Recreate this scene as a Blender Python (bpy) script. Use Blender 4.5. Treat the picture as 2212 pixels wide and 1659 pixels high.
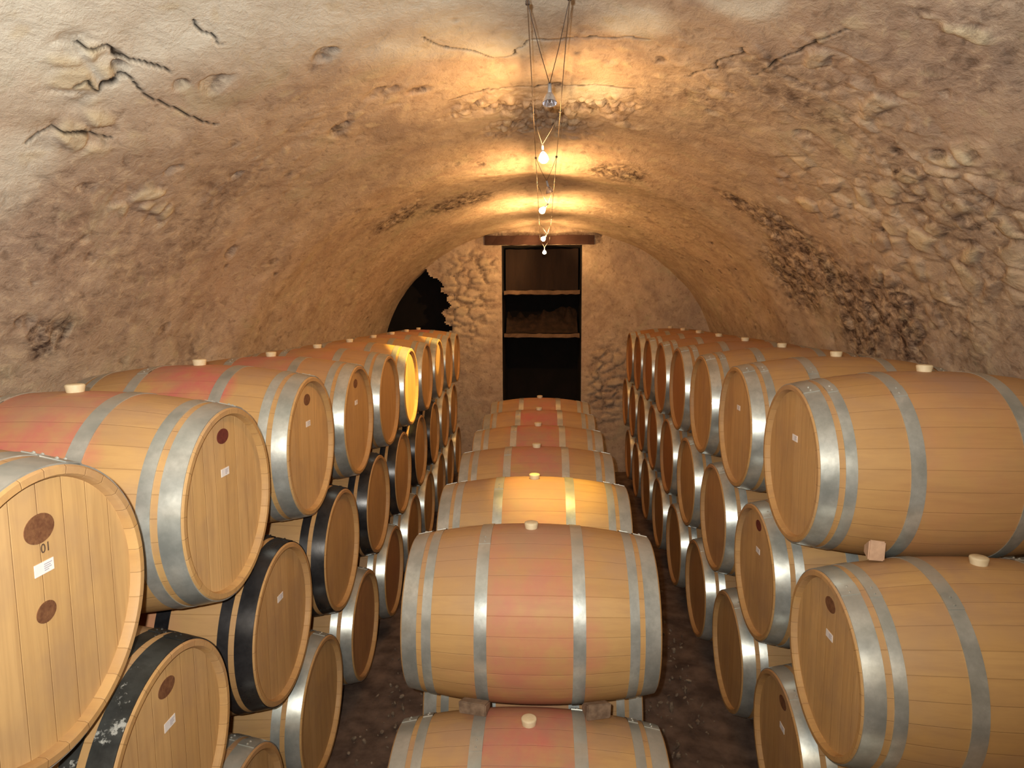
import bpy, bmesh, math, random
import numpy as np
from mathutils import Vector, Matrix, Euler
random.seed(7); PI = math.pi
scn = bpy.context.scene
for o in list(bpy.data.objects): bpy.data.objects.remove(o)
col = scn.collection
EYE = 2.13                      # camera height above the cellar floor

# ---------------------------------------------------------------- camera
F_PX, PITCH, YAW, ROLL = 1421.55, .1137, -.0487, -.005
cam = bpy.data.cameras.new('camera'); cam.sensor_width = 36; cam.lens = F_PX / 2212 * 36; cam.clip_start = .02
cam_o = bpy.data.objects.new('camera', cam); col.objects.link(cam_o); scn.camera = cam_o
fw = Vector((math.sin(YAW)*math.cos(PITCH), math.cos(YAW)*math.cos(PITCH), -math.sin(PITCH)))
rt = Vector((math.cos(YAW), -math.sin(YAW), 0)); up = rt.cross(fw)
r2 = math.cos(ROLL)*rt + math.sin(ROLL)*up; u2 = -math.sin(ROLL)*rt + math.cos(ROLL)*up
cam_o.matrix_world = Matrix(((r2.x, u2.x, -fw.x, 0), (r2.y, u2.y, -fw.y, 0), (r2.z, u2.z, -fw.z, EYE), (0, 0, 0, 1)))

# ---------------------------------------------------------------- world, lights, exposure
w = bpy.data.worlds.new('world'); scn.world = w; w.use_nodes = True
w.node_tree.nodes['Background'].inputs[0].default_value = (.05, .035, .02, 1); w.node_tree.nodes['Background'].inputs[1].default_value = .2
vs = scn.view_settings; vs.view_transform = 'Standard'; vs.look = 'None'; vs.gamma = 1; vs.use_curve_mapping = False; vs.exposure = 0.25
def light(name, kind, loc, energy, color, size=.02, target=None, angle=None, blend=.3):
    l = bpy.data.lights.new(name, kind); l.energy = energy; l.color = color
    if kind != 'AREA': l.shadow_soft_size = size
    else: l.size = size
    if angle: l.spot_size = angle; l.spot_blend = blend
    o = bpy.data.objects.new(name, l); col.objects.link(o); o.location = loc
    if target is not None:
        d = Vector(target) - Vector(loc); o.rotation_euler = d.to_track_quat('-Z', 'Y').to_euler()
    return o
FLASH_W, FILL_W = 215, 15
light('camera_flash', 'SPOT', (-.05, -.02, EYE+.05), FLASH_W, (1, .96, .88), .012, (-.50, 3.0, EYE+.75), math.radians(150), .9)
WARM = (1, .55, .21)
LAMPS = [  # x, y, z below/above eye, lit
    (.019, 2.30, .70, 0), (-.003, 3.14, .70, 1), (.030, 4.00, .70, 0), (-.005, 4.78, .70, 1), (.000, 6.70, .70, 1), (.006, 8.25, .70, 1)]
for k, (x, y) in enumerate(((.0, -1.2), (.0, -2.2))):   # added unseen warm fill behind the camera, no lamp hangs there
    light('lamp_or_fill_light', 'POINT', (x, y, EYE+.70), FILL_W, (1, .78, .52), .04)

# ---------------------------------------------------------------- helpers
def link_mesh(name, verts, faces, mat=None, parent=None, smooth=False, loc=None):
    me = bpy.data.meshes.new(name)
    me.from_pydata([tuple(v) for v in verts], [], [tuple(f) for f in faces]); me.update()
    return link(name, me, mat, parent, smooth, loc)
def link(name, me, mat=None, parent=None, smooth=False, loc=None):
    if mat: me.materials.clear(); me.materials.append(mat)
    if smooth: me.shade_smooth()
    o = bpy.data.objects.new(name, me); col.objects.link(o)
    if parent: o.parent = parent
    if loc is not None: o.location = loc
    return o
def from_bm(name, bm, mat=None, parent=None, smooth=False, loc=None):
    me = bpy.data.meshes.new(name); bm.to_mesh(me); bm.free()
    return link(name, me, mat, parent, smooth, loc)
def empty(name, loc, rz=0):
    o = bpy.data.objects.new(name, None); o.empty_display_size = .1; col.objects.link(o)
    o.location = loc; o.rotation_euler = (0, 0, rz); return o
def tag(o, label, cat, group=None, kind=None):
    if label: o['label'] = label
    if cat: o['category'] = cat
    if group: o['group'] = group
    if kind: o['kind'] = kind
    return o
def grid_mesh(name, V, nu, nv, mat, keep=None, attrs=None, flip=False, smooth=True):
    """V: (nu*nv,3) numpy array, row-major in u"""
    i = np.arange(nu-1)[:, None]*nv + np.arange(nv-1)[None, :]
    q = np.stack([i, i+1, i+nv+1, i+nv], -1).reshape(-1, 4)
    if flip: q = q[:, ::-1]
    if keep is not None: q = q[keep.reshape(-1)]
    me = bpy.data.meshes.new(name)
    me.vertices.add(len(V)); me.vertices.foreach_set('co', V.astype(np.float32).ravel())
    me.loops.add(q.size); me.loops.foreach_set('vertex_index', q.astype(np.int32).ravel())
    me.polygons.add(len(q)); me.polygons.foreach_set('loop_start', np.arange(0, q.size, 4, dtype=np.int32))
    me.polygons.foreach_set('loop_total', np.full(len(q), 4, dtype=np.int32))
    me.update(calc_edges=True); me.validate()
    for k, a in (attrs or {}).items():
        at = me.attributes.new(k, 'FLOAT_COLOR', 'POINT')
        at.data.foreach_set('color', np.ascontiguousarray(a, dtype=np.float32).ravel())
    if smooth: me.polygons.foreach_set('use_smooth', np.ones(len(me.polygons), dtype=bool))
    o = link(name, me, mat); return o

# numpy noise
def _h(ix, iy, iz, s):
    n = (ix*374761393 + iy*668265263 + iz*2147483647 + s*1274126177) & 0xffffffff
    n = ((n ^ (n >> 13)) * 1274126177) & 0xffffffff
    n = ((n ^ (n >> 16)) * 2246822519) & 0xffffffff
    return ((n ^ (n >> 15)) & 0xffffff) / float(0xffffff)
def noise(P, f, s=0):
    Q = np.asarray(P)*f; I = np.floor(Q).astype(np.int64); T = Q-I; T = T*T*(3-2*T)
    r = 0
    for a in (0, 1):
        for b in (0, 1):
            for c in (0, 1):
                wgt = (T[:, 0] if a else 1-T[:, 0])*(T[:, 1] if b else 1-T[:, 1])*(T[:, 2] if c else 1-T[:, 2])
                r = r + wgt*_h(I[:, 0]+a, I[:, 1]+b, I[:, 2]+c, s)
    return r*2-1
def fbm(P, f, s=0, o=3, g=.5):
    r = 0; a = 1; t = 0
    for k in range(o): r = r+a*noise(P, f*2.03**k, s+k); t += a; a *= g
    return r/t
def worley(P, f, s=0):
    Q = np.asarray(P)*f; I = np.floor(Q).astype(np.int64); n = len(Q)
    F1 = np.full(n, 9.); F2 = np.full(n, 9.); ID = np.zeros(n)
    for a in (-1, 0, 1):
        for b in (-1, 0, 1):
            for c in (-1, 0, 1):
                J = I+np.array([a, b, c]); x = [J[:, k] for k in range(3)]
                C = np.stack([J[:, k]+_h(*x, s+11+k) for k in range(3)], -1)
                d = np.sqrt(((C-Q)**2).sum(1)); idd = _h(*x, s+50)
                m1 = d < F1; m2 = (~m1) & (d < F2)
                F2 = np.where(m1, F1, np.where(m2, d, F2)); ID = np.where(m1, idd, ID); F1 = np.where(m1, d, F1)
    return F1, F2, ID
def sstep(a, b, x): t = np.clip((x-a)/(b-a), 0, 1); return t*t*(3-2*t)

# ---------------------------------------------------------------- materials
class NT:
    def __init__(s, name):
        s.m = bpy.data.materials.new(name); s.m.use_nodes = True; s.t = s.m.node_tree; s.b = s.t.nodes['Principled BSDF']
    def n(s, typ, **kw):
        nd = s.t.nodes.new(typ)
        for k, v in kw.items():
            if k[0] == 'i' and k[1:].isdigit(): s.set(nd.inputs[int(k[1:])], v)
            elif k in nd.inputs.keys(): s.set(nd.inputs[k], v)
            else: setattr(nd, k, v)
        return nd
    def set(s, sock, v):
        if isinstance(v, bpy.types.NodeSocket): s.t.links.new(v, sock)
        else: sock.default_value = v
    def math(s, op, a, b=0., clamp=False):
        nd = s.n('ShaderNodeMath', operation=op, i0=a, i1=b); nd.use_clamp = clamp; return nd.outputs[0]
    def mix(s, f, a, b, mode='MIX'):
        nd = s.n('ShaderNodeMix', data_type='RGBA', blend_type=mode); s.set(nd.inputs[0], f); s.set(nd.inputs[6], a); s.set(nd.inputs[7], b); return nd.outputs[2]
    def noise(s, vec, scale, detail=4, rough=.55, dist=0.):
        return s.n('ShaderNodeTexNoise', Vector=vec, Scale=scale, Detail=detail, Roughness=rough, Distortion=dist).outputs[0]
    def ramp(s, f, a, b):
        nd = s.n('ShaderNodeMapRange', Value=f); nd.inputs[1].default_value = a; nd.inputs[2].default_value = b; nd.clamp = True; return nd.outputs[0]
    def scale(s, vec, v): 
        nd = s.n('ShaderNodeMapping', Vector=vec); nd.inputs['Scale'].default_value = v; return nd.outputs[0]
    def obj(s): return s.n('ShaderNodeTexCoord').outputs['Object']
    def bump(s, h, strength, dist=.01):
        nd = s.n('ShaderNodeBump', Height=h, Strength=strength, Distance=dist); s.set(s.b.inputs['Normal'], nd.outputs[0])
def c4(r, g, b): return (r, g, b, 1)

R_B, R_C, L_B = .342, .290, .94       # barrel bilge radius, chime radius, length
RC = R_B                                # local height of the barrel axis above its base

def mat_oak(name, head=False):
    t = NT(name); p = t.obj(); sep = t.n('ShaderNodeSeparateXYZ', Vector=p); x, y, z = sep.outputs
    oi = t.n('ShaderNodeObjectInfo'); oc = t.n('ShaderNodeSeparateColor', Color=oi.outputs['Color']).outputs
    rnd = oi.outputs['Random']
    off = t.n('ShaderNodeCombineXYZ', X=t.math('MULTIPLY', rnd, 37.), Y=t.math('MULTIPLY', rnd, 91.), Z=t.math('MULTIPLY', rnd, 53.)).outputs[0]
    pv = t.n('ShaderNodeVectorMath', operation='ADD', i0=p, i1=off).outputs[0]
    if head:
        u = t.math('MULTIPLY', y, 1/.068); fine = t.scale(pv, (4, 60, 3.0)); med = t.scale(pv, (3, 14, 2.2))
    else:
        ang = t.math('ARCTAN2', y, t.math('SUBTRACT', z, RC)); u = t.math('MULTIPLY', ang, 30/(2*PI)); fine = t.scale(pv, (3.0, 45, 45)); med = t.scale(pv, (2.2, 12, 12))
    u2_ = t.math('ADD', u, t.math('MULTIPLY', rnd, 7.)); fl = t.math('FLOOR', u2_); fr = t.math('FRACT', u2_)
    wn = t.n('ShaderNodeTexWhiteNoise', noise_dimensions='2D', Vector=t.n('ShaderNodeCombineXYZ', X=fl, Y=t.math('MULTIPLY', rnd, 100.)).outputs[0]).outputs[0]
    seam = t.math('SUBTRACT', 1., t.ramp(t.math('ABSOLUTE', t.math('SUBTRACT', fr, .5)), .5, .475))
    seam = t.ramp(t.math('ABSOLUTE', t.math('SUBTRACT', fr, .5)), .475, .497)
    g1 = t.noise(fine, 1., 5, .6, .4); g2 = t.noise(med, 1., 4, .55, .8); g3 = t.noise(pv, 3.5, 4, .6)
    base = t.mix(wn, c4(.48, .285, .108), c4(.54, .335, .135))
    if head: base = t.mix(wn, c4(.58, .365, .15), c4(.66, .43, .19))
    base = t.mix(t.math('MULTIPLY', t.ramp(g1, .45, .75), .45), base, c4(.36, .20, .085))
    base = t.mix(t.math('MULTIPLY', t.ramp(g2, .5, .72), .45), base, c4(.40, .235, .105))
    base = t.mix(t.math('MULTIPLY', t.ramp(g3, .48, .68), .55), base, c4(.40, .26, .15))
    base = t.mix(t.math('MULTIPLY', seam, .17 if head else .30), base, c4(.16, .085, .04))
    # tone of the whole barrel
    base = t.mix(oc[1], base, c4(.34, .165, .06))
    if not head:   # wine stain round the bung between the bilge hoops
        ax = t.math('ADD', t.math('ABSOLUTE', x), t.math('MULTIPLY', t.math('SUBTRACT', g3, .5), .30))
        band = t.ramp(ax, .235, .15)
        sm = t.math('MULTIPLY', t.math('MULTIPLY', band, oc[0]), t.ramp(t.noise(pv, 6., 6, .65), .32, .62))
        base = t.mix(sm, base, c4(.52, .145, .125))
        top = t.math('MULTIPLY', t.ramp(z, RC+.20, RC+.33), .6)      # dust and cellar dirt lying on the upper side
        base = t.mix(t.math('MULTIPLY', top, t.ramp(g3, .35, .6)), base, c4(.36, .22, .15))
    else:
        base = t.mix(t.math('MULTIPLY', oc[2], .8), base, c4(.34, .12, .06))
    t.set(t.b.inputs['Base Color'], base); t.b.inputs['Roughness'].default_value = .58
    t.b.inputs['Specular IOR Level'].default_value = .35
    hgt = t.math('SUBTRACT', t.math('MULTIPLY', g1, .25), seam); t.bump(hgt, .5, .002)
    return t.m
def mat_hoop(name, a, b, metal, r0, r1, chip=False):
    t = NT(name); p = t.obj(); rnd = t.n('ShaderNodeObjectInfo').outputs['Random']
    off = t.n('ShaderNodeCombineXYZ', X=t.math('MULTIPLY', rnd, 37.), Y=t.math('MULTIPLY', rnd, 91.)).outputs[0]
    pv = t.n('ShaderNodeVectorMath', operation='ADD', i0=p, i1=off).outputs[0]
    n1 = t.noise(pv, 9., 5, .65); n2 = t.noise(pv, 60., 3, .6)
    c = t.mix(t.ramp(n1, .35, .65), a, b); c = t.mix(t.math('MULTIPLY', t.ramp(n2, .45, .7), .35), c, a)
    if metal > .5:      # cellar dust settled on the upper side of the galvanised hoops
        zc = t.n('ShaderNodeSeparateXYZ', Vector=p).outputs[2]
        f = t.math('MULTIPLY', t.ramp(zc, RC+.22, RC+.33), t.ramp(n1, .30, .55)); c = t.mix(t.math('MULTIPLY', f, .62), c, c4(.27, .20, .125))
        t.set(t.b.inputs['Metallic'], t.math('SUBTRACT', metal, t.math('MULTIPLY', f, .4)))
    if chip:
        f = t.ramp(t.noise(pv, 14., 6, .75), .61, .66); c = t.mix(t.math('MULTIPLY', f, .8), c, c4(.55, .56, .52))
    t.set(t.b.inputs['Base Color'], c)
    if metal <= .5: t.b.inputs['Metallic'].default_value = metal
    nd = t.n('ShaderNodeMapRange', Value=n1); nd.inputs[3].default_value = r0; nd.inputs[4].default_value = r1
    t.set(t.b.inputs['Roughness'], nd.outputs[0]); t.bump(n2, .15, .001); return t.m
def mat_plain(name, a, b=None, rough=.7, scale=12., bump=.2, metal=0., stretch=(1, 1, 1)):
    t = NT(name); p = t.scale(t.obj(), stretch); n1 = t.noise(p, scale, 5, .6)
    t.set(t.b.inputs['Base Color'], t.mix(t.ramp(n1, .35, .65), a, b or a)); t.b.inputs['Roughness'].default_value = rough
    t.b.inputs['Metallic'].default_value = metal
    if bump: t.bump(n1, bump, .004)
    return t.m
def mat_vault(name):
    t = NT(name); p = t.obj(); at = t.n('ShaderNodeAttribute', attribute_name='mask')
    sc = t.n('ShaderNodeSeparateColor', Color=at.outputs['Color']).outputs; stone = at.outputs['Alpha']
    q = t.scale(p, (1.5, .9, 1.5))
    n1 = t.noise(p, 1.1, 5, .6, .6); n2 = t.noise(q, 4., 6, .62, .8); n3 = t.noise(q, 14., 7, .68, .4); n4 = t.noise(p, 55., 5, .7)
    c = t.mix(t.ramp(n2, .30, .70), c4(.39, .295, .215), c4(.62, .515, .40))
    c = t.mix(t.math('MULTIPLY', t.ramp(n1, .45, .70), .5), c, c4(.48, .34, .26))
    c = t.mix(t.math('MULTIPLY', t.ramp(n3, .54, .66), .50), c, c4(.66, .56, .40))
    c = t.mix(t.math('MULTIPLY', t.ramp(n3, .44, .33), .48), c, c4(.17, .115, .075))
    c = t.mix(t.math('MULTIPLY', t.ramp(n4, .50, .72), .25), c, c4(.60, .53, .42))
    n5 = t.noise(p, 2.3, 6, .65, 1.2)
    c = t.mix(t.math('MULTIPLY', t.ramp(n5, .52, .66), .45), c, c4(.30, .235, .20))
    c = t.mix(t.math('MULTIPLY', t.ramp(n5, .44, .34), .40), c, c4(.50, .47, .33))
    c = t.mix(t.math('MULTIPLY', sc[1], .85), c, t.mix(n3, c4(.58, .56, .47), c4(.86, .84, .74)))      # pale lime render, with flash brightness painted in
    c = t.mix(stone, c, t.mix(n3, c4(.50, .42, .28), c4(.72, .63, .45)))                                # pale stones laid bare
    c = t.mix(t.math('MULTIPLY', sc[0], t.ramp(n3, .62, .38)), c, c4(.065, .042, .035))                # dark patches, holes and gaps; flash falloff and lintel shadow painted in
    c = t.mix(sc[2], c, c4(.02, .014, .01))                                                           # cracks
    t.set(t.b.inputs['Base Color'], c); t.b.inputs['Roughness'].default_value = .85; t.b.inputs['Specular IOR Level'].default_value = .2
    h = t.math('ADD', t.math('MULTIPLY', n3, 1.), t.math('MULTIPLY', n4, .35)); t.bump(h, .8, .013); return t.m
M = dict(
    oak=mat_oak('oak_staves'), head=mat_oak('oak_heads', True),
    zinc=mat_hoop('galvanised_steel', c4(.42, .46, .44), c4(.66, .70, .67), .65, .25, .40),
    black=mat_hoop('black_painted_steel', c4(.012, .012, .014), c4(.035, .034, .036), .25, .22, .36),
    chipped=mat_hoop('chipped_black_steel', c4(.018, .019, .018), c4(.055, .058, .054), .3, .30, .5, True),
    bung=mat_plain('pale_bung', c4(.62, .50, .30), c4(.72, .62, .42), .6, 30, 0),
    burn=mat_plain('burnt_brand', c4(.13, .05, .022), c4(.21, .095, .04), .7, 90, .3),
    burnred=mat_plain('dark_red_brand', c4(.11, .02, .018), c4(.16, .035, .025), .6, 90, .2),
    ink=mat_plain('dark_ink', c4(.10, .06, .035), None, .8, 10, 0),
    paper=mat_plain('white_paper', c4(.86, .85, .84), c4(.80, .79, .80), .55, 20, 0),
    print_=mat_plain('grey_print', c4(.42, .40, .46), None, .8, 10, 0),
    vault=mat_vault('cellar_plaster'),
    floor=mat_plain('cellar_floor_earth', c4(.07, .045, .034), c4(.20, .135, .10), .92, 7, .9),
    gravel=mat_plain('floor_debris', c4(.10, .065, .045), c4(.30, .23, .16), .9, 30, .4),
    timber=mat_plain('old_timber', c4(.10, .062, .035), c4(.20, .13, .075), .85, 6, .4, 0, (1, .2, 1)),
    wedge=mat_plain('wedge_wood', c4(.13, .085, .055), c4(.26, .18, .12), .85, 30, .5),
    wedgepale=mat_plain('pale_wedge_wood', c4(.50, .33, .22), c4(.62, .42, .28), .8, 30, .3),
    dark=mat_plain('recess_shade_black', c4(.004, .003, .002), c4(.009, .005, .004), .95, 5, .6),  # near-black colour paints in the shade of the recesses
    ledge=mat_plain('ledge_board', c4(.12, .075, .045), c4(.22, .14, .085), .85, 8, .5),
    heap=mat_plain('heap_rubble', c4(.015, .009, .006), c4(.05, .026, .015), .9, 14, .6), lintel=mat_plain('dark_lintel', c4(.035, .014, .012), c4(.075, .035, .028), .9, 6, .5, 0, (.2, 1, 1)), panel=mat_plain('shade_dark_board', c4(.018, .009, .006), c4(.035, .018, .011), .9, 6, .4, 0, (1, 1, .2)),  # panel colour darkened to paint in the shade of the niche
    cable=mat_plain('steel_cable', c4(.20, .15, .11), c4(.32, .25, .18), .45, 200, 0, .5),
    lead=mat_plain('dark_rod', c4(.07, .05, .04), None, .6, 10, 0, .2),
    chrome=mat_plain('silvered_glass', c4(.80, .80, .86), None, .12, 10, 0, .9),
    socket=mat_plain('ceramic_socket', c4(.32, .32, .34), None, .4, 10, 0),
)
def mat_glow(name, colr, s):
    t = NT(name); t.b.inputs['Base Color'].default_value = c4(1, .8, .5); t.b.inputs['Emission Color'].default_value = c4(*colr); t.b.inputs['Emission Strength'].default_value = s
    return t.m
M['glow'] = mat_glow('lit_halogen_bulb', (1, .80, .45), 22)
t = NT('clear_glass'); t.b.inputs['Transmission Weight'].default_value = 1; t.b.inputs['Roughness'].default_value = .05; t.b.inputs['IOR'].default_value = 1.45; M['glass'] = t.m

# ---------------------------------------------------------------- vault, walls, floor
VZ0, VB = -.70, 1.75
def VA(y): return 2.06+.012*y
Y0, Y1 = -2.6, 8.75
def blob(T, Y, pts, r):
    """soft mask round (theta, y[, radius]) centres, distance measured in metres on the vault"""
    m = np.zeros_like(T)
    for p in pts:
        rr = p[2] if len(p) > 2 else r
        d = np.sqrt(((T-p[0])*1.9)**2+((Y-p[1])*(p[3] if len(p) > 3 else 1))**2)/rr; m = np.maximum(m, 1-sstep(.55, 1.25, d))
    return m
def pline(T, Y, pts):
    D = np.full(T.shape, 9.)
    for (a, b), (c, d) in zip(pts[:-1], pts[1:]):
        ax, ay, bx, by = a*1.9, b, c*1.9, d; px, py = T*1.9-ax, Y-ay; vx, vy = bx-ax, by-ay
        u = np.clip((px*vx+py*vy)/(vx*vx+vy*vy+1e-9), 0, 1); D = np.minimum(D, np.hypot(px-u*vx, py-u*vy))
    return D
STONES = [(-.772, 2.09, .10), (-.80, 1.98, .07), (-.859, 2.57, .10), (-.87, 2.45, .06), (-.65, 1.80, .07), (-.90, 2.75, .08), (-.70, 1.92, .10),
          (.833, 2.86, .09), (.895, 2.80, .08), (.845, 3.0, .09), (.908, 3.35, .10), (.965, 2.76, .14), (.941, 2.61, .12), (.726, 3.82, .09), (.671, 3.04, .05),
          (.822, 3.31, .06), (.787, 2.53, .07), (1.032, 2.90, .12), (1.0, 3.15, .10), (.93, 3.1, .08), (.56, 2.0, .06), (.60, 1.95, .05)]
RUB = [(-.196, 3.45, .14), (-.082, 3.41, .17), (.029, 3.59, .17), (.169, 3.41, .17), (.073, 4.0, .22), (-.09, 3.95, .2), (.0, 3.75, .2), (.20, 3.7, .14),
       (.9, 2.9, .55), (1.05, 3.4, .5), (.50, 2.5, .22), (.62, 2.6, .22), (.8, 3.5, .45)]
HOLES = [(-.556, 2.26, .055), (-.769, 2.58, .03), (-.64, 1.97, .025), (-.48, 3.21, .05), (-.347, 2.96, .06), (.606, 3.15, .07), (-.384, 2.43, .05), (-1.214, 2.56, .05),
         (-.278, 3.08, .05), (-.60, 2.15, .03), (.10, 3.55, .07), (.14, 3.62, .06), (-.13, 3.55, .05), (-1.18, 2.35, .05), (.40, 3.3, .04), (.9, 3.0, .04), (-.95, 3.6, .05), (-.72, 3.0, .035)]
CRACKS = [[(-.699, 1.90), (-.676, 1.91), (-.682, 1.98), (-.657, 1.97), (-.64, 2.0), (-.655, 2.15), (-.647, 2.35), (-.637, 2.48)],
          [(-.826, 1.92), (-.797, 1.94), (-.773, 1.97), (-.763, 2.05), (-.756, 2.17)],
          [(-.637, 1.79), (-.622, 1.86), (-.622, 1.95), (-.606, 2.0), (-.591, 2.10)],
          [(-.226, 2.54), (-.187, 2.69), (-.137, 2.76), (-.096, 2.86), (-.069, 2.86), (-.039, 2.72), (-.013, 2.66), (.055, 2.68), (.114, 2.65), (.188, 2.63)],
          [(-.51, 1.95), (-.507, 2.02), (-.499, 2.11)], [(-.22, 3.30), (-.1, 3.22), (.05, 3.2), (.2, 3.22)], [(.47, 2.2), (.42, 2.5), (.40, 2.75)], [(.36, 2.55), (.30, 2.95)]]
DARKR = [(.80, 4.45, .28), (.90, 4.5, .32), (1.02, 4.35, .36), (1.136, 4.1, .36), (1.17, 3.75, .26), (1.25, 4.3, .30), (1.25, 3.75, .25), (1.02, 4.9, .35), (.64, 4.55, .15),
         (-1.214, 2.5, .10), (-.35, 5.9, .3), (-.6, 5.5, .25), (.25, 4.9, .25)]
DIRT_FALLOFF = [(-1.15, 2.1, .6), (-1.1, 2.8, .5), (.70, 2.0, .55), (.95, 2.6, .7), (.55, 2.7, .4), (1.25, 3.0, .5), (-.85, 3.0, .4), (.3, 3.3, .35), (-1.2, 3.5, .4), (.75, 1.6, .4)]  # soiled patches that also paint in the flash falloff on the flanks
PALE = [(-.33, 1.95, .5), (-.5, 1.7, .45), (-.25, 2.1, .45), (-.45, 1.9, .35), (-.2, 2.5, .28), (-.60, 1.75, .35), (-.1, 2.0, .5), (-.08, 2.72, .16), (.1, 3.33, .17), (.15, 2.5, .14), (.3, 2.2, .14), (-1.35, 3.15, .04), (-.9, 1.9, .2), (.72, 4.0, .04)]
def vault_surface(T, Y):
    a = VA(Y); X = a*np.sin(T); Z = VZ0+VB*np.cos(T); P = np.stack([X, Y, Z], -1)
    N = np.stack([-np.sin(T)/a, 0*T, -np.cos(T)/VB], -1); N /= np.linalg.norm(N, axis=1)[:, None]
    wob = fbm(P, 4., 3, 3)
    Tw = T+wob*.025; Yw = Y+fbm(P, 4., 9, 3)*.05
    h = .035*fbm(P, .8, 1, 2)+.016*fbm(P, 2.6, 2, 3)+.005*fbm(P*np.array([1, .6, 1]), 8., 5, 3)
    h += .035*np.exp(-((Y-(4.9+.55*T))/.35)**2)                      # a low swelling rib across the vault
    w2 = fbm(P, 13., 55, 3); w3 = fbm(P, 13., 66, 3); Th = T+.022*w2+.01*wob; Yh = Y+.045*w3
    st = blob(T+.012*w2+wob*.02, Y+.03*w3, STONES, .1); rb = np.maximum(blob(Tw, Yw, RUB, .2), st)
    F1, F2, ID = worley(P*np.array([1, .75, 1])+.04*np.stack([wob, wob, -wob], -1), 9., 4)
    gap = 1-sstep(.03, .20, F2-F1); cell = sstep(.05, .35, F2-F1)
    sel = (ID > .45)
    h += rb*np.where(sel, .010*cell, -.002)-.003*rb*gap+.005*rb*(ID-.5)
    G1, G2, GI = worley(P*np.array([1, .7, 1])+.03*wob[:, None], 17., 8)
    rough_zone = np.clip(rb+sstep(.1, .5, fbm(P, 1.3, 21, 2))*.8, 0, 1)
    h += .005*rough_zone*np.where(GI > .62, sstep(.05, .4, G2-G1), 0)
    cb = blob(T+.03*w2, Y+.08*w3, [(-.15, 3.5, .13), (-.06, 3.55, .16), (.03, 3.62, .16), (.12, 3.52, .16), (.19, 3.5, .10), (.05, 3.85, .18), (-.08, 3.9, .16)], .15)   # broken plaster over rubble at the crown
    h += cb*(.011*sstep(.04, .3, G2-G1)*(GI > .35)-.008*(1-sstep(.02, .16, G2-G1))-.006)
    hl = blob(Th, Yh, HOLES, .05)*np.clip(.7+1.2*fbm(P, 17., 71, 2), 0, 1); h -= .022*hl
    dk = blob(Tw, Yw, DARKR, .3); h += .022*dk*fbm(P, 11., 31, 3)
    cr = np.zeros_like(T)
    jit = .012*noise(P, 22., 77)
    for c in CRACKS: cr = np.maximum(cr, 1-sstep(.0015, .0075, np.abs(pline(T+jit, Y+jit*1.5, c))))
    h -= .009*cr
    pl = blob(Tw, Yw, PALE, .2)*np.clip(.95+.6*fbm(P, 5., 41, 3), 0, 1)
    spots = (GI > .90)*sstep(.1, .45, G2-G1)*.55
    stc = np.clip(st*np.where(ID > .30, cell, 0)*.9+rb*np.where(ID > .72, cell, 0)*.5+spots, 0, .9)
    dirt_falloff = blob(T+.12*wob, Y+.2*wob, DIRT_FALLOFF, .5)*np.clip(.45+.9*fbm(P, 3.5, 81, 4), 0, 1)*.72
    pits = (GI < .06)*sstep(.1, .4, G2-G1)*np.clip(fbm(P, 2.2, 91, 2)*2+.3, 0, 1); h -= .008*pits
    dark = np.clip(dirt_falloff+pits*.8+dk*.95+hl*.9+rb*gap*.25+cb*(1-sstep(.02, .14, G2-G1))*.7, 0, 1)
    P = P+N*h[:, None]; P[:, 2] += EYE
    return P, np.stack([dark, pl, cr, stc], -1)
ys = [Y0]
while ys[-1] < Y1:
    y = ys[-1]; ys.append(y+(.05 if y < .8 else .0075+.0032*max(0, y-2.2)))
ys = np.array(ys); ts = np.linspace(-1.47, 1.47, 760)
TT, YY = np.meshgrid(ts, ys, indexing='ij')
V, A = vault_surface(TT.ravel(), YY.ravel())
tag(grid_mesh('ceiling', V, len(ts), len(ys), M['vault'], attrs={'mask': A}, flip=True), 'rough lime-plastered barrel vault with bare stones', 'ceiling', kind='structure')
for nm, t0, fl in (('wall_left', -1.47, False), ('wall_right', 1.47, True)):
    yw = np.arange(Y0, Y1+.04, .06); top, _ = vault_surface(np.full_like(yw, t0), yw)
    zz = np.linspace(0, 1, 30); Vv = []
    for s_ in zz:
        q = top.copy(); q[:, 2] = top[:, 2]*(1-s_)-.06*s_; n_ = fbm(q, 3., 15, 3)*.03*min(1, s_*5); q[:, 0] += n_; Vv.append(q)
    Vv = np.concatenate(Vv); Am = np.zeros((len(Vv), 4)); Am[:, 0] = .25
    tag(grid_mesh(nm, Vv, 30, len(yw), M['vault'], attrs={'mask': Am}, flip=fl), None, None, kind='structure')
# end wall with the doorway niche and the dark opening at the left
DX0, DX1, DZ1, DZB = -.54, .485, .81, -1.75
def in_door(x, z): return (x > DX0) & (x < DX1) & (z < DZ1) & (z > DZB)
def in_win(x, z): return (x < -1.27+.05*np.sin(z*19)+.03*np.sin(z*43)) & (z > -.32) & (x+1.27 < -(z-.27)*1.1+.03*np.sin(x*31)) & (x > -2.35)
xs = np.unique(np.concatenate([np.arange(-2.4, 2.4, .02), [DX0, DX1]])); zs = np.unique(np.concatenate([np.arange(-2.2, 1.2, .02), [DZ1, DZB]]))
XX, ZZ = np.meshgrid(xs, zs, indexing='ij'); xf, zf = XX.ravel(), ZZ.ravel(); WY = 8.6
P = np.stack([xf, np.full_like(xf, WY), zf], -1)
rub = np.clip(np.exp(-((xf+1.05)/.32)**2-((zf-.05)/.42)**2)*1.4+np.exp(-((xf-.82)/.22)**2-((zf+.95)/.45)**2)*1.6+np.exp(-((xf+.9)/.3)**2-((zf-.55)/.2)**2), 0, 1)
wb = fbm(P, 5., 3, 2); F1, F2, ID = worley(P*np.array([1, 1, 1.9])+.05*wb[:, None], 5.2, 2)
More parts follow.
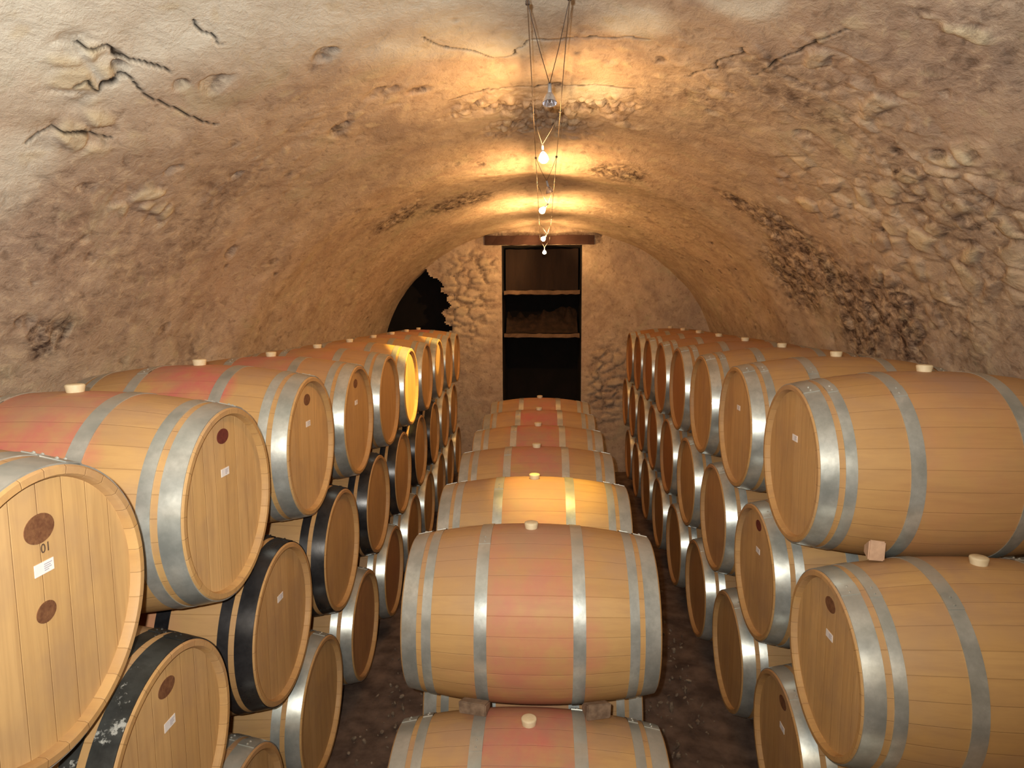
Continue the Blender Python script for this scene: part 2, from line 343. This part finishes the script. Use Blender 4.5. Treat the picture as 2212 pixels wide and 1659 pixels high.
gap = 1-sstep(.03, .22, F2-F1)
h = .02*fbm(P, 1.5, 6, 3)+.012*fbm(P, 7., 7, 3)+rub*(.034*sstep(.02, .20, F2-F1)*(.3+1.2*ID)-.016*gap)
edge = np.minimum(np.abs(xf-DX0), np.abs(xf-DX1)); h = h*np.where(zf < DZ1+.1, sstep(0, .12, edge)*.9+.1, 1)
P[:, 1] -= h; P[:, 2] += EYE
cx = (XX[:-1, :-1]+XX[1:, 1:])/2; cz = (ZZ[:-1, :-1]+ZZ[1:, 1:])/2
keep = ~(in_door(cx, cz) | in_win(cx, cz))
Am = np.stack([np.clip(rub*gap*.55+np.exp(-((zf-.9)/.07)**2)*(np.abs(xf) < .75)*.8, 0, 1), 0*xf, 0*xf, rub*.35*(ID > .5)*(1-gap)], -1)  # dark band above the doorway paints in the lintel shadow
tag(grid_mesh('wall_back', P, len(xs), len(zs), M['vault'], keep=keep, attrs={'mask': Am}, flip=False), 'plastered end wall with patches of bare rubble stone', 'wall', kind='structure')
def box_bm(bm, x0, x1, y0, y1, z0, z1):
    vs_ = [bm.verts.new(p) for p in ((x0, y0, z0), (x1, y0, z0), (x1, y1, z0), (x0, y1, z0), (x0, y0, z1), (x1, y0, z1), (x1, y1, z1), (x0, y1, z1))]
    for f in ((0, 3, 2, 1), (4, 5, 6, 7), (0, 1, 5, 4), (1, 2, 6, 5), (2, 3, 7, 6), (3, 0, 4, 7)): bm.faces.new([vs_[i] for i in f])
    return vs_
def recess(name, x0, x1, z0, z1, dep, mat):
    y0, y1 = WY-.005, WY+dep
    n = 14; bm = bmesh.new()
    vs_ = box_bm(bm, x0, x1, y0, y1, z0+EYE, z1+EYE)
    bm.faces.ensure_lookup_table()
    for f in list(bm.faces):
        if all(abs(v.co.y-y0) < 1e-4 for v in f.verts): bm.faces.remove(f)
    bmesh.ops.subdivide_edges(bm, edges=bm.edges[:], cuts=n, use_grid_fill=True)
    for v in bm.verts:
        if v.co.y > y0+.01: 
            c = v.co; k = .03*math.sin(c.x*17+c.z*13)*math.cos(c.z*23+c.y*11); v.co = c+Vector((k*.4, k, k*.4))
    bmesh.ops.reverse_faces(bm, faces=bm.faces[:])
    return tag(from_bm(name, bm, mat, smooth=True), None, None, kind='structure')
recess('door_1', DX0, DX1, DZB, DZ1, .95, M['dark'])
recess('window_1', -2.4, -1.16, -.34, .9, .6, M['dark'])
# wall behind the photographer
bm = bmesh.new(); box_bm(bm, -2.4, 2.4, Y0-.2, Y0+.02, -.05, EYE+1.3)
o = from_bm('wall_front', bm, M['vault']); tag(o, None, None, kind='structure')
# floor
gx = np.linspace(-2.3, 2.3, 150); gy = np.linspace(Y0, Y1, 330); GX, GY = np.meshgrid(gx, gy, indexing='ij')
P = np.stack([GX.ravel(), GY.ravel(), 0*GX.ravel()], -1); P[:, 2] = -.012+.022*fbm(P, 2.2, 60, 4)-.012*np.abs(fbm(P, 9., 61, 2))
P[:, 2] = np.minimum(P[:, 2], .004)
tag(grid_mesh('floor', P, 150, 330, M['floor'], flip=True), 'dark earth cellar floor', 'floor', kind='structure')
bm = bmesh.new()
rg = random.Random(5)
for k in range(1500):
    x = rg.uniform(-.95, .9); y = rg.uniform(.6, 8.2)
    if -.56 < x < .46 and y > 1.7: x = -.56-rg.random()*.34 if rg.random() < .5 else .46+rg.random()*.38
    s_ = rg.choice((.005, .007, .010, .014)) if k > 60 else .020
    m_ = Matrix.Translation((x, y, s_*.3)) @ Euler((rg.random()*6, rg.random()*6, rg.random()*6)).to_matrix().to_4x4() @ Matrix.Diagonal((s_*rg.uniform(.8, 2.5), s_, s_*rg.uniform(.4, .9), 1))
    bmesh.ops.create_icosphere(bm, subdivisions=1, radius=.5*1.6, matrix=m_)
tag(from_bm('floor_debris', bm, M['gravel']), 'crumbs of stone and bark strewn over the earth floor', 'debris', kind='stuff')

# door niche contents
def board(name, x0, x1, z, th, y0, y1, mat, seed):
    rr = random.Random(seed); bm = bmesh.new(); box_bm(bm, x0, x1, y0, y1, z+EYE, z+EYE+th)
    bmesh.ops.subdivide_edges(bm, edges=[e for e in bm.edges if abs(e.verts[0].co.x-e.verts[1].co.x) > .3], cuts=16)
    for v in bm.verts: v.co.z += rr.uniform(-.006, .006); v.co.y += rr.uniform(-.008, .004)
    return from_bm(name, bm, mat)
o = board('ledge_board', DX0+.02, DX1-.02, .185, .05, WY+.03, WY+.60, M['ledge'], 1); tag(o, 'upper wooden ledge board across the dark doorway niche', 'shelf', 'ledge boards in the doorway niche')
o = board('ledge_board', DX0+.02, DX1-.02, -.375, .05, WY+.03, WY+.60, M['ledge'], 2); tag(o, 'lower wooden ledge board across the dark doorway niche', 'shelf', 'ledge boards in the doorway niche')
def heap(name, z0, hgt, mat, label, y0, y1):
    n = 50; gx_ = np.linspace(DX0+.04, DX1-.04, n); gy_ = np.linspace(y0, y1, 16); A_, B_ = np.meshgrid(gx_, gy_, indexing='ij')
    q = np.stack([A_.ravel(), B_.ravel(), 0*A_.ravel()], -1); u = (q[:, 1]-y0)/(y1-y0)
    q[:, 2] = z0+EYE+np.clip(hgt*sstep(0, .7, u)*(.6+.7*np.abs(fbm(q, 6., 5, 3))), 0, 1)-.002
    return tag(grid_mesh(name, q, n, 16, mat, flip=True), label, 'rubble')
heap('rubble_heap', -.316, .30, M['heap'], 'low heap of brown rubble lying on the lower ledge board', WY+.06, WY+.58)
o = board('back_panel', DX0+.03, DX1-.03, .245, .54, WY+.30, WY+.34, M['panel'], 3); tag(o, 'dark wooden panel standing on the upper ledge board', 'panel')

o = board('lintel_beam', -.76, .64, .815, .115, WY-.045, WY+.16, M['lintel'], 9); tag(o, 'dark wooden lintel beam above the doorway niche', 'beam')
# ---------------------------------------------------------------- barrel parts (meshes shared by all barrels)
def rad(x): u = abs(x)/(L_B/2); return R_B-(R_B-R_C)*u**2.05
def lathe(prof, seg=96, closed=False, a0=0, a1=2*PI):
    full = abs(a1-a0-2*PI) < 1e-6; n = seg if full else seg+1; vv = []; ff = []
    for (x, r) in prof:
        for k in range(n):
            a = a0+(a1-a0)*k/seg; vv.append((x, r*math.sin(a), RC+r*math.cos(a)))
    m = len(prof); rng = range(m if closed else m-1)
    for i in rng:
        j = (i+1) % m
        for k in range(seg):
            k2 = (k+1) % n if full else k+1
            ff.append((i*n+k, i*n+k2, j*n+k2, j*n+k))
    return vv, ff
def mesh(name, vv, ff, mat, smooth=True, flip=False):
    me = bpy.data.meshes.new(name); me.from_pydata(vv, [], [f[::-1] for f in ff] if flip else ff); me.update(); me.materials.append(mat)
    if smooth: me.shade_smooth()
    return me
H = L_B/2; CR = .026
prof = [(-H+CR, .266), (-H+.006, .268), (-H, .272), (-H, R_C-.004), (-H+.004, R_C)]
prof += [(x, rad(x)) for x in np.linspace(-H+.02, H-.02, 30)]
prof += [(H-.004, R_C), (H, R_C-.004), (H, .272), (H-.006, .268), (H-CR, .266)]
vv, ff = lathe(prof); me_body = mesh('staves', vv, ff, M['oak'])
for p_ in me_body.polygons:     # crisp chime edges
    c = p_.center
    if abs(c.x) > H-.005: p_.use_smooth = False
def disc_mesh(name, x, r, mat, th=.02):
    s_ = 1 if x > 0 else -1
    vv, ff = lathe([(x-s_*th, 0.0001), (x-s_*th, r), (x, r), (x, 0.0001)], 72); return mesh(name, vv, ff, mat, False, False)
me_headf = disc_mesh('head', H-CR+.004, .2672, M['head']); me_headb = disc_mesh('head', -(H-CR+.004), .2672, M['head'])
def hoop_mesh(name, x0, x1, mat, lap_at):
    e = .0026; xs_ = np.linspace(x0, x1, 5)
    outer = [(x, rad(x)+e) for x in xs_]; inner = [(x, rad(x)-.002) for x in xs_[::-1]]
    vv, ff = lathe(outer+inner, 96, closed=True)
    # overlapped riveted end
    a0 = lap_at; o2 = [(x, rad(x)+e+.0022) for x in xs_[[0, 4]]]; i2 = [(x, rad(x)) for x in xs_[[4, 0]]]
    v2, f2 = lathe(o2+i2, 8, closed=True, a0=a0, a1=a0+.16); b = len(vv); vv += v2; ff += [tuple(i+b for i in f) for f in f2]
    n = 9
    for i, j, k, l in (((0, 1, 2, 3)), ): 
        ff.append((b, b+n, b+2*n, b+3*n)); ff.append((b+3*n+8, b+2*n+8, b+n+8, b+8))
    for da in (.04, .12):
        xm = (x0+x1)/2; r = rad(xm)+e+.002; a = a0+da
        cx_, cy_, cz_ = xm, r*math.sin(a), RC+r*math.cos(a)
        bm = bmesh.new(); bmesh.ops.create_icosphere(bm, subdivisions=1, radius=.0045, matrix=Matrix.Translation((cx_, cy_, cz_)))
        b = len(vv); bm.verts.ensure_lookup_table(); vv += [tuple(v.co) for v in bm.verts]; ff += [tuple(v.index+b for v in f.verts) for f in bm.faces]; bm.free()
    me = mesh(name, vv, ff, mat, True); me.set_sharp_from_angle(angle=math.radians(35))
    return me
HOOPS = [(-.4645, -.409), (-.390, -.355), (-.198, -.153), (.153, .198), (.355, .390), (.409, .4645)]
hoop_sets = {k: [hoop_mesh('hoop', a, b, M[k], la) for (a, b), la in zip(HOOPS, (.25, .31, -.35, .45, .28, .22))] for k in ('zinc', 'black', 'chipped')}
bprof = [(0, .0225), (.008, .0235), (.030, .0275), (.034, .0265), (.036, .022), (.037, .0001)]
vv = []; ff = []; n = 24
for zz_, r in bprof:
    for k in range(n): a = 2*PI*k/n; vv.append((r*math.cos(a), r*math.sin(a), RC+R_B-.012+zz_))
for i in range(len(bprof)-1):
    for k in range(n): ff.append((i*n+k, i*n+(k+1) % n, (i+1)*n+(k+1) % n, (i+1)*n+k))
me_bung = mesh('bung', vv, ff, M['bung'])
XF = H-CR+.004       # plane of the front head
def oval_mesh(name, w_, h_, mat, y=0, z=0, th=.0012, n=28):
    vv = []; ff = []
    for k in range(n): a = 2*PI*k/n; vv.append((XF+th, y+w_/2*math.cos(a), RC+z+h_/2*math.sin(a)))
    for k in range(n): a = 2*PI*k/n; vv.append((XF-.001, y+w_/2*math.cos(a), RC+z+h_/2*math.sin(a)))
    ff.append(tuple(range(n))); 
    for k in range(n): ff.append((k, n+k, n+(k+1) % n, (k+1) % n))
    return mesh(name, vv, ff, mat, False)
def rect_v(y0, y1, z0, z1, x0, x1):
    v = [(x1, y0, z0), (x1, y1, z0), (x1, y1, z1), (x1, y0, z1), (x0, y0, z0), (x0, y1, z0), (x0, y1, z1), (x0, y0, z1)]
    return v, [(0, 1, 2, 3), (4, 7, 6, 5), (0, 4, 5, 1), (1, 5, 6, 2), (2, 6, 7, 3), (3, 7, 4, 0)]
me_brand = oval_mesh('brand_mark', .076, .048, M['burn'], z=.195); me_brandred = oval_mesh('brand_mark', .074, .046, M['burnred'], z=.205)
me_brandbig = oval_mesh('brand_mark', .078, .058, M['burn'], z=.172); me_brandsmall = oval_mesh('brand_mark', .052, .042, M['burn'], z=.005)
def label_mesh(w_, h_, y, z):
    v, f = rect_v(y-w_/2, y+w_/2, RC+z-h_/2, RC+z+h_/2, XF-.001, XF+.0012); return mesh('paper_label', v, f, M['paper'], False)
def print_mesh(w_, h_, y, z):
    vv = []; ff = []
    for k in range(4):
        zc = RC+z+h_*(.26-.17*k); wl = (.42, .34, .38, .24)[k]*w_
        v, f = rect_v(y-.02*w_, y-.02*w_+wl, zc-h_*.035, zc+h_*.035, XF+.001, XF+.0017); b = len(vv); vv += v; ff += [tuple(i+b for i in g) for g in f]
    return mesh('label_print', vv, ff, M['print_'], False)
me_label = label_mesh(.050, .024, .004, .093); me_print = print_mesh(.050, .024, .004, .093)
def text_mesh(s_, size, y, z, mat):
    cu = bpy.data.curves.new('stencil', 'FONT'); cu.body = s_; cu.size = size; cu.extrude = .0004; cu.align_x = 'CENTER'
    ob = bpy.data.objects.new('stencil_tmp', cu); col.objects.link(ob); bpy.context.view_layer.update()
    me = bpy.data.meshes.new_from_object(ob.evaluated_get(bpy.context.evaluated_depsgraph_get())); bpy.data.objects.remove(ob)
    for v in me.vertices: a, b, c = v.co; v.co = (XF+.0006+c, y+a, RC+z+b)
    me.materials.clear(); me.materials.append(mat); me.name = 'stencilled_number'; return me
me_text = text_mesh('01', .026, .012, .122, M['ink'])

ORD = ['first', 'second', 'third', 'fourth', 'fifth', 'sixth', 'seventh', 'eighth', 'ninth', 'tenth', 'eleventh', 'twelfth']
ROW = ['top', 'middle', 'bottom']
def barrel(face, al, side, hoops, label, group, stain=0., tone=0., headred=0., brand=None, paper=False, lod=0):
    """face: centre of the head that looks on the aisle (or the middle of the barrel for the central stack)"""
    n_ = Vector((math.cos(al), -math.sin(al), 0)); f_ = Vector(face)
    if side == 'left': c, rz = f_-n_*H, -al
    elif side == 'right': c, rz = f_+n_*H, PI-al
    else: c, rz = f_, -al
    o = empty('wine_barrel', (c.x, c.y, c.z-RC+EYE), rz); tag(o, label, 'barrel', group)
    clr = (stain, tone, headred, 1)
    def part(name, me, lab=None):
        p = bpy.data.objects.new(name, me); col.objects.link(p); p.parent = o; p.color = clr
        if lab: p['label'] = lab
        return p
    part('staves', me_body); hd = part('head', me_headf); part('head', me_headb)
    for me in hoop_sets[hoops]: part('hoop', me)
    part('bung', me_bung, 'pale round bung')
    if brand: 
        for me in brand:
            b = part('brand_mark', me, 'dark oval branded mark'); b.parent = hd
    if paper:
        l = part('paper_label', me_label, 'small white paper label'); l.parent = hd
        q = bpy.data.objects.new('label_print', me_print); col.objects.link(q); q.parent = hd
    return o, hd

S, VSP = .7551, .5755
rg = random.Random(11)
# --- left stack
LX, LAL, LY, LZ = -.9275, -.016, 1.9344, -.5869
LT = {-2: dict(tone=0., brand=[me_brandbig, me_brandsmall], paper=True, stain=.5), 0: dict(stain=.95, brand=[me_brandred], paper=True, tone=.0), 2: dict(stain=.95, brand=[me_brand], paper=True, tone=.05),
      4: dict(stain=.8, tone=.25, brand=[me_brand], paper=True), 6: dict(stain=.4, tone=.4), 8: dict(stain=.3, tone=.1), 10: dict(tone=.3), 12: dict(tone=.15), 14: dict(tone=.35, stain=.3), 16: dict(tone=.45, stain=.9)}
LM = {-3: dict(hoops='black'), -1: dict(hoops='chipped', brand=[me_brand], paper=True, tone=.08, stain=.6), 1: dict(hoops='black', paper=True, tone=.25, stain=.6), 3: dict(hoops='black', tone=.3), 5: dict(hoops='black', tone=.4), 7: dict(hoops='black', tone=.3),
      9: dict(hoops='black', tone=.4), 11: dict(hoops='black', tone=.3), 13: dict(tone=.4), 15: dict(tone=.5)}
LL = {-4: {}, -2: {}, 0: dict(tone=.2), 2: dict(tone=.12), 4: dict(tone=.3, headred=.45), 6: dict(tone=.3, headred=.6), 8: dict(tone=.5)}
LABELS = {
 ('left', 0, -2): 'large pale oak barrel at the left picture edge with two oval brands and white label',
 ('left', 0, 0): 'oak barrel with pink wine-stained middle and dark red round brand near top of head',
 ('left', 0, 2): 'pink-stained galvanised-hooped barrel directly behind the one with the dark red brand',
 ('left', 0, 8): 'barrel with its head lit bright yellow, in the top row of the left stack',
 ('left', 1, -1): 'barrel with scuffed black hoops and white label, lower left beside the large pale barrel',
 ('left', 1, 1): 'black-hooped barrel with white label under the two front pink-stained barrels',
 ('left', 2, 2): 'galvanised-hooped barrel on the floor, below the two foremost barrels with clean black hoops',
 ('right', 0, 0): 'foremost barrel of the top row on the right, wide galvanised hoops and deep chime',
 ('right', 1, -1): 'large barrel at lower right with dark oval brand and small white label on head',
 ('right', 1, 1): 'barrel with dark purple mark on head below the two foremost top barrels on the right',
 ('right', 2, 0): 'barrel on the floor at lower right, partly behind the large branded barrel',
}
def row(side, lvl, idxs, spec, X0, AL, Y0_, Z0_, first_seen, n_seen):
    for i in idxs:
        d = Vector((math.sin(AL), math.cos(AL), 0)); z = Z0_-lvl*VSP; c = Vector((X0, 0, z))+d*(Y0_+i/2*S)
        kw = dict(hoops='zinc', stain=rg.choice((0, 0, .3, .6)) if side == 'left' else rg.choice((0, 0, .15)), tone=rg.uniform(.1, .45) if side == 'left' else rg.uniform(.0, .25)); kw.update(spec.get(i, {}))
        if (side, lvl, i) == ('left', 0, 2): c.z += .018
        k = (i-first_seen)//2
        hw = {'zinc': 'galvanised', 'black': 'black', 'chipped': 'scuffed black'}[kw['hoops']]
        lab = LABELS.get((side, lvl, i))
        if lab is None:
            if k < 0: lab = f'near end oak barrel of the {ROW[lvl]} row, {side} stack, beside the camera' + (', foremost' if k < -1 else '')
            else: lab = f'oak barrel with {hw} hoops, {ORD[k]} from the front in the {ROW[lvl]} row, {side} stack'
        o, hd = barrel(c, AL, side, label=lab, group=f'barrels in the {side} stack', **kw)
        if (side, lvl, i) == ('left', 0, -2):
            t_ = bpy.data.objects.new('stencilled_number', me_text); col.objects.link(t_); t_.parent = hd; t_['label'] = 'dark stencilled number'
row('left', 0, range(-2, 17, 2), LT, LX, LAL, LY, LZ, -2, 10)
row('left', 1, range(-3, 16, 2), LM, LX, LAL, LY, LZ, -1, 9)
row('left', 2, range(-4, 17, 2), LL, LX, LAL, LY, LZ, 0, 9)
RX, RAL, RY, RZ = .8702, .016, 2.4565, -.5745
RT = {0: dict(paper=True, tone=.22), 2: dict(paper=True, tone=.15), 4: dict(tone=.2), 6: dict(tone=.6, headred=.35), 8: dict(tone=.7, headred=.45), 10: dict(tone=.75, headred=.5), 12: dict(tone=.8, headred=.5), 14: dict(tone=.85, headred=.55)}  # right rows: rising tone and headred paint shade on the far barrels
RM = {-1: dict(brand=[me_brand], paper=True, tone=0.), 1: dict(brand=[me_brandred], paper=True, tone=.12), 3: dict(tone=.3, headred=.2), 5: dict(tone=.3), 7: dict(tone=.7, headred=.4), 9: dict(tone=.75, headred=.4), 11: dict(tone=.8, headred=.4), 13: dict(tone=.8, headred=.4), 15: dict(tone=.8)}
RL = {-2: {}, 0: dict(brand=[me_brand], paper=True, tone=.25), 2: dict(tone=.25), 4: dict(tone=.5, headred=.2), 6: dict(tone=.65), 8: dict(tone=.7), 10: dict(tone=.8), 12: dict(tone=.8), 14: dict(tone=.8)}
row('right', 0, range(0, 15, 2), RT, RX, RAL, RY, RZ, 0, 8)
row('right', 1, range(-1, 16, 2), RM, RX, RAL, RY, RZ, -1, 9)
row('right', 2, range(-2, 15, 2), RL, RX, RAL, RY, RZ, 0, 8)
# --- central stack, two tiers seen from the side
CX, CAL, CY, CZ, CS = -.0494+.07, -.0004, 2.5269, -1.2041, .7642
cxs = [.024, .030, .030, .035, .035, .035]
cl = ['wine-stained barrel standing foremost in the upper tier of the central stack', 'barrel lit bright orange from above, behind the foremost upper central barrel']
for k in range(6):
    lab = cl[k] if k < 2 else f'oak barrel with wine-stained middle, {ORD[k]} from the front in the upper tier, central stack'
    barrel((CX_ := (-.0494+.002*k+.0), CY+k*CS, CZ), CAL, 'centre', 'zinc', lab, 'barrels in the central stack', stain=(.50, .35, .8, .95, .95, .6)[k], tone=(.15, .0, .2, .1, .05, .1)[k])
for k in range(-1, 6):
    lab = 'foremost lower barrel of the central stack, cut off by the bottom picture edge' if k < 0 else f'lower tier oak barrel of the central stack, {ORD[k+1]} from the front'
    if k == 0: lab = 'lower central barrel showing its hooped ends beneath the foremost upper one'
    barrel((-.0494+.002*k+(.0 if k < 0 else .0), CY+(k+.5)*CS, CZ-VSP), CAL, 'centre', 'zinc', lab, 'barrels in the central stack', stain=(.85 if k < 0 else .4), tone=.05 if k < 0 else .3)
# rails under the two side stacks
def rail(x, al, y0, y1, ztop, label):
    bm = bmesh.new(); box_bm(bm, -.045, .045, 0, y1-y0, 0, ztop+.02)
    bmesh.ops.bevel(bm, geom=bm.edges[:], offset=.006, segments=1, affect='EDGES')
    o = from_bm('timber_rail', bm, M['timber'], loc=(x+math.sin(al)*y0, y0, -.02)); o.rotation_euler[2] = -al; tag(o, label, 'rail', 'timber rails under the barrels')
zt_l = LZ-2*VSP-.332+EYE; zt_r = RZ-2*VSP-.332+EYE
rail(LX-.20, LAL, .2, 8.35, zt_l, 'squared timber rail under the left stack, on the aisle side')
rail(LX-.74, LAL, .2, 8.35, zt_l, 'squared timber rail under the left stack, on the wall side')
rail(RX+.20, RAL, 1.4, 8.2, zt_r, 'squared timber rail under the right stack, on the aisle side')
rail(RX+.74, RAL, 1.4, 8.2, zt_r, 'squared timber rail under the right stack, on the wall side')
# wedges
def wedge(loc, size, rot, mat, label):
    bm = bmesh.new(); sx, sy, sz = size
    pts = [(-sx, -sy, -sz), (sx, -sy, -sz), (sx, sy, -sz*.9), (-sx, sy, -sz*.9), (-sx, -sy, sz), (sx, -sy, sz*.9), (sx, sy, -sz*.1), (-sx, sy, -sz*.1)]
    v = [bm.verts.new(Vector(p)/2) for p in pts]
    for f in ((0, 3, 2, 1), (4, 5, 6, 7), (0, 1, 5, 4), (1, 2, 6, 5), (2, 3, 7, 6), (3, 0, 4, 7)): bm.faces.new([v[i] for i in f])
    bmesh.ops.bevel(bm, geom=bm.edges[:], offset=.004, segments=2, affect='EDGES')
    o = from_bm('wooden_wedge', bm, mat, loc=(loc[0], loc[1], loc[2]+EYE)); o.rotation_euler = rot; tag(o, label, 'wedge', 'wedges between barrels')
wedge((.185, 2.182, -1.390), (.088, .06, .066), (.1, .0, .25), M['wedge'], 'dark wooden wedge under the right part of the foremost central barrel')
wedge((-.245, 2.184, -1.392), (.10, .06, .052), (.1, 0, -.2), M['wedge'], 'dark wooden wedge under the left part of the foremost central barrel')
wedge((1.09, 2.150, -.786), (.05, .055, .075), (.1, .0, -.2), M['wedgepale'], 'pale wooden wedge between the two foremost barrels on the right')

# ---------------------------------------------------------------- cables and halogen lamps
def tube(pts, r, seg=8):
    vv = []; ff = []; n = len(pts)
    for i, p in enumerate(pts):
        p = Vector(p); d = (Vector(pts[min(i+1, n-1)])-Vector(pts[max(i-1, 0)])).normalized()
        a = d.orthogonal().normalized(); b = d.cross(a)
        if i == 0: a0 = a
        else: a = (a0-d*a0.dot(d)).normalized(); b = d.cross(a); a0 = a
        for k in range(seg): t_ = 2*PI*k/seg; vv.append(tuple(p+a*math.cos(t_)*r+b*math.sin(t_)*r))
    for i in range(n-1):
        for k in range(seg): ff.append((i*seg+k, i*seg+(k+1) % seg, (i+1)*seg+(k+1) % seg, (i+1)*seg+k))
    ff.append(tuple(range(seg))[::-1]); ff.append(tuple((n-1)*seg+k for k in range(seg))); return vv, ff
CABZ = .85
CABX = {'left': -.046, 'right': .070}
for sd, cxx in CABX.items():
    pts = [(cxx, y, EYE+CABZ-.012*math.sin((y % 2.5)/2.5*PI)) for y in np.linspace(-2.55, 8.58, 70)]
    vv, ff = tube(pts, .0016); o = link_mesh('lamp_cable', vv, ff, M['cable'], smooth=True)
    tag(o, f'thin bare {sd} hand supply cable strung along the top of the vault', 'cable', 'low voltage cables')
def lamp(x, y, z, lit, aim, label):
    o = empty('halogen_lamp', (x, y, z+EYE)); tag(o, label, 'lamp', 'halogen lamps on the cable')
    q = Vector(aim).normalized().to_track_quat('Z', 'Y').to_matrix()       # cup opens towards aim
    def lathe_z(prof, n=28, facet=0.):
        vv = []; ff = []
        for r, zz_ in prof:
            for k in range(n):
                a = 2*PI*k/n; rr = r*(1+facet*(1 if k % 2 else -1)); vv.append(tuple(q @ Vector((rr*math.cos(a), rr*math.sin(a), zz_))))
        for i in range(len(prof)-1):
            for k in range(n): ff.append((i*n+k, i*n+(k+1) % n, (i+1)*n+(k+1) % n, (i+1)*n+k))
        return vv, ff
    vv, ff = lathe_z([(.004, -.020), (.010, -.016), (.016, -.006), (.021, .006), (.0245, .018), (.0235, .019), (.019, .006), (.013, -.005), (.006, -.012), (.0002, -.013)], facet=.025)
    link_mesh('reflector', vv, ff, M['chrome'] if not lit else M['glass'], o)
    vv, ff = lathe_z([(.0002, -.052), (.006, -.052), (.0065, -.022), (.0062, -.018), (.0002, -.018)], 16); link_mesh('socket', vv, ff, M['socket'], o, True)
    vv, ff = lathe_z([(.0002, -.010)]+[((.023 if lit else .005)*math.sin(a), (.012 if lit else .006)-(.022 if lit else .012)*math.cos(a)) for a in np.linspace(.15, PI-.01, 9)], 16)
    link_mesh('bulb', vv, ff, M['glow'] if lit else M['glass'], o, True)
    sk = q @ Vector((0, 0, -.050)); dy = -.36 if y < 3 else -.16
    for sd, cxx in CABX.items():
        p1 = Vector((cxx-x, dy+(.0 if sd == 'left' else -.02), CABZ-z-.004)); vv, ff = tube([tuple(p1), tuple(p1*.5+sk*.5+Vector((0, 0, -.008))), tuple(sk)], .0012)
        rd = link_mesh('lead_rod', vv, ff, M['lead'], o, True)
        bm = bmesh.new(); bmesh.ops.create_cube(bm, size=1, matrix=Matrix.Translation(p1) @ Matrix.Diagonal((.012, .014, .010, 1))); bmesh.ops.bevel(bm, geom=bm.edges[:], offset=.002, segments=1, affect='EDGES')
        cp = from_bm('cable_clip', bm, M['lead'], rd)
    return o
lamp_lab = ['unlit glass reflector lamp nearest the camera, hanging under the cables', 'lit lamp nearest the camera, biggest glowing bulb', 'small unlit lamp between the two nearest lit ones',
            'second lit lamp from the camera', 'third lit lamp from the camera, just above the doorway niche', 'farthest lit lamp, seen in front of the dark niche']
aims = [(.0, -.25, -1), (.1, .05, -1), (.3, .2, -1), (-.9, .2, -1), (-.9, -.1, -1), (0, -.2, -1)]
LAMP_W = {3.14: 18., 4.78: 22., 6.70: 30., 8.25: 14.}
for (x, y, z, lit), lab, aim in zip(LAMPS, lamp_lab, aims):
    lamp(x, y, z, lit, aim, lab)
    if lit:      # light leaking back through the glass reflector on to the vault, and the weak spill around the beam
        light('lamp_or_fill_light', 'SPOT', (x, y-.01, z+EYE+.03), LAMP_W[y]*{3.14: .16, 4.78: .42, 6.70: .75, 8.25: .5}[y], WARM, .018, (x-.02, y-.01, z+EYE+1), math.radians(172), .5)
        light('lamp_or_fill_light', 'SPOT', (x, y-.01, z+EYE-.065), LAMP_W[y]*1.15, WARM, .018, (x-1, y, z+EYE+.05), math.radians(168), .5)
        light('lamp_or_fill_light', 'SPOT', (x, y-.01, z+EYE-.065), LAMP_W[y]*1.15, WARM, .018, (x+1, y, z+EYE+.62), math.radians(140), .5)
# the narrow beams of the three lit reflectors
light('lamp_beam', 'SPOT', (.0, 6.69, .655+EYE), 34, (1, .50, .15), .012, (.0, 8.6, EYE-.25), math.radians(110), .8)
light('lamp_beam', 'SPOT', (-.003, 3.14, .655+EYE), 150, (1, .70, .16), .014, (.04, 3.22, EYE-.86), math.radians(26), .9)
light('lamp_beam', 'SPOT', (-.02, 4.77, .655+EYE), 330, (1, .64, .14), .012, (-1.02, 5.0, EYE-.44), math.radians(21), .3)
light('lamp_beam', 'SPOT', (-.02, 6.69, .655+EYE), 190, (1, .66, .16), .012, (-1.10, 6.48, EYE-.40), math.radians(15), .35)
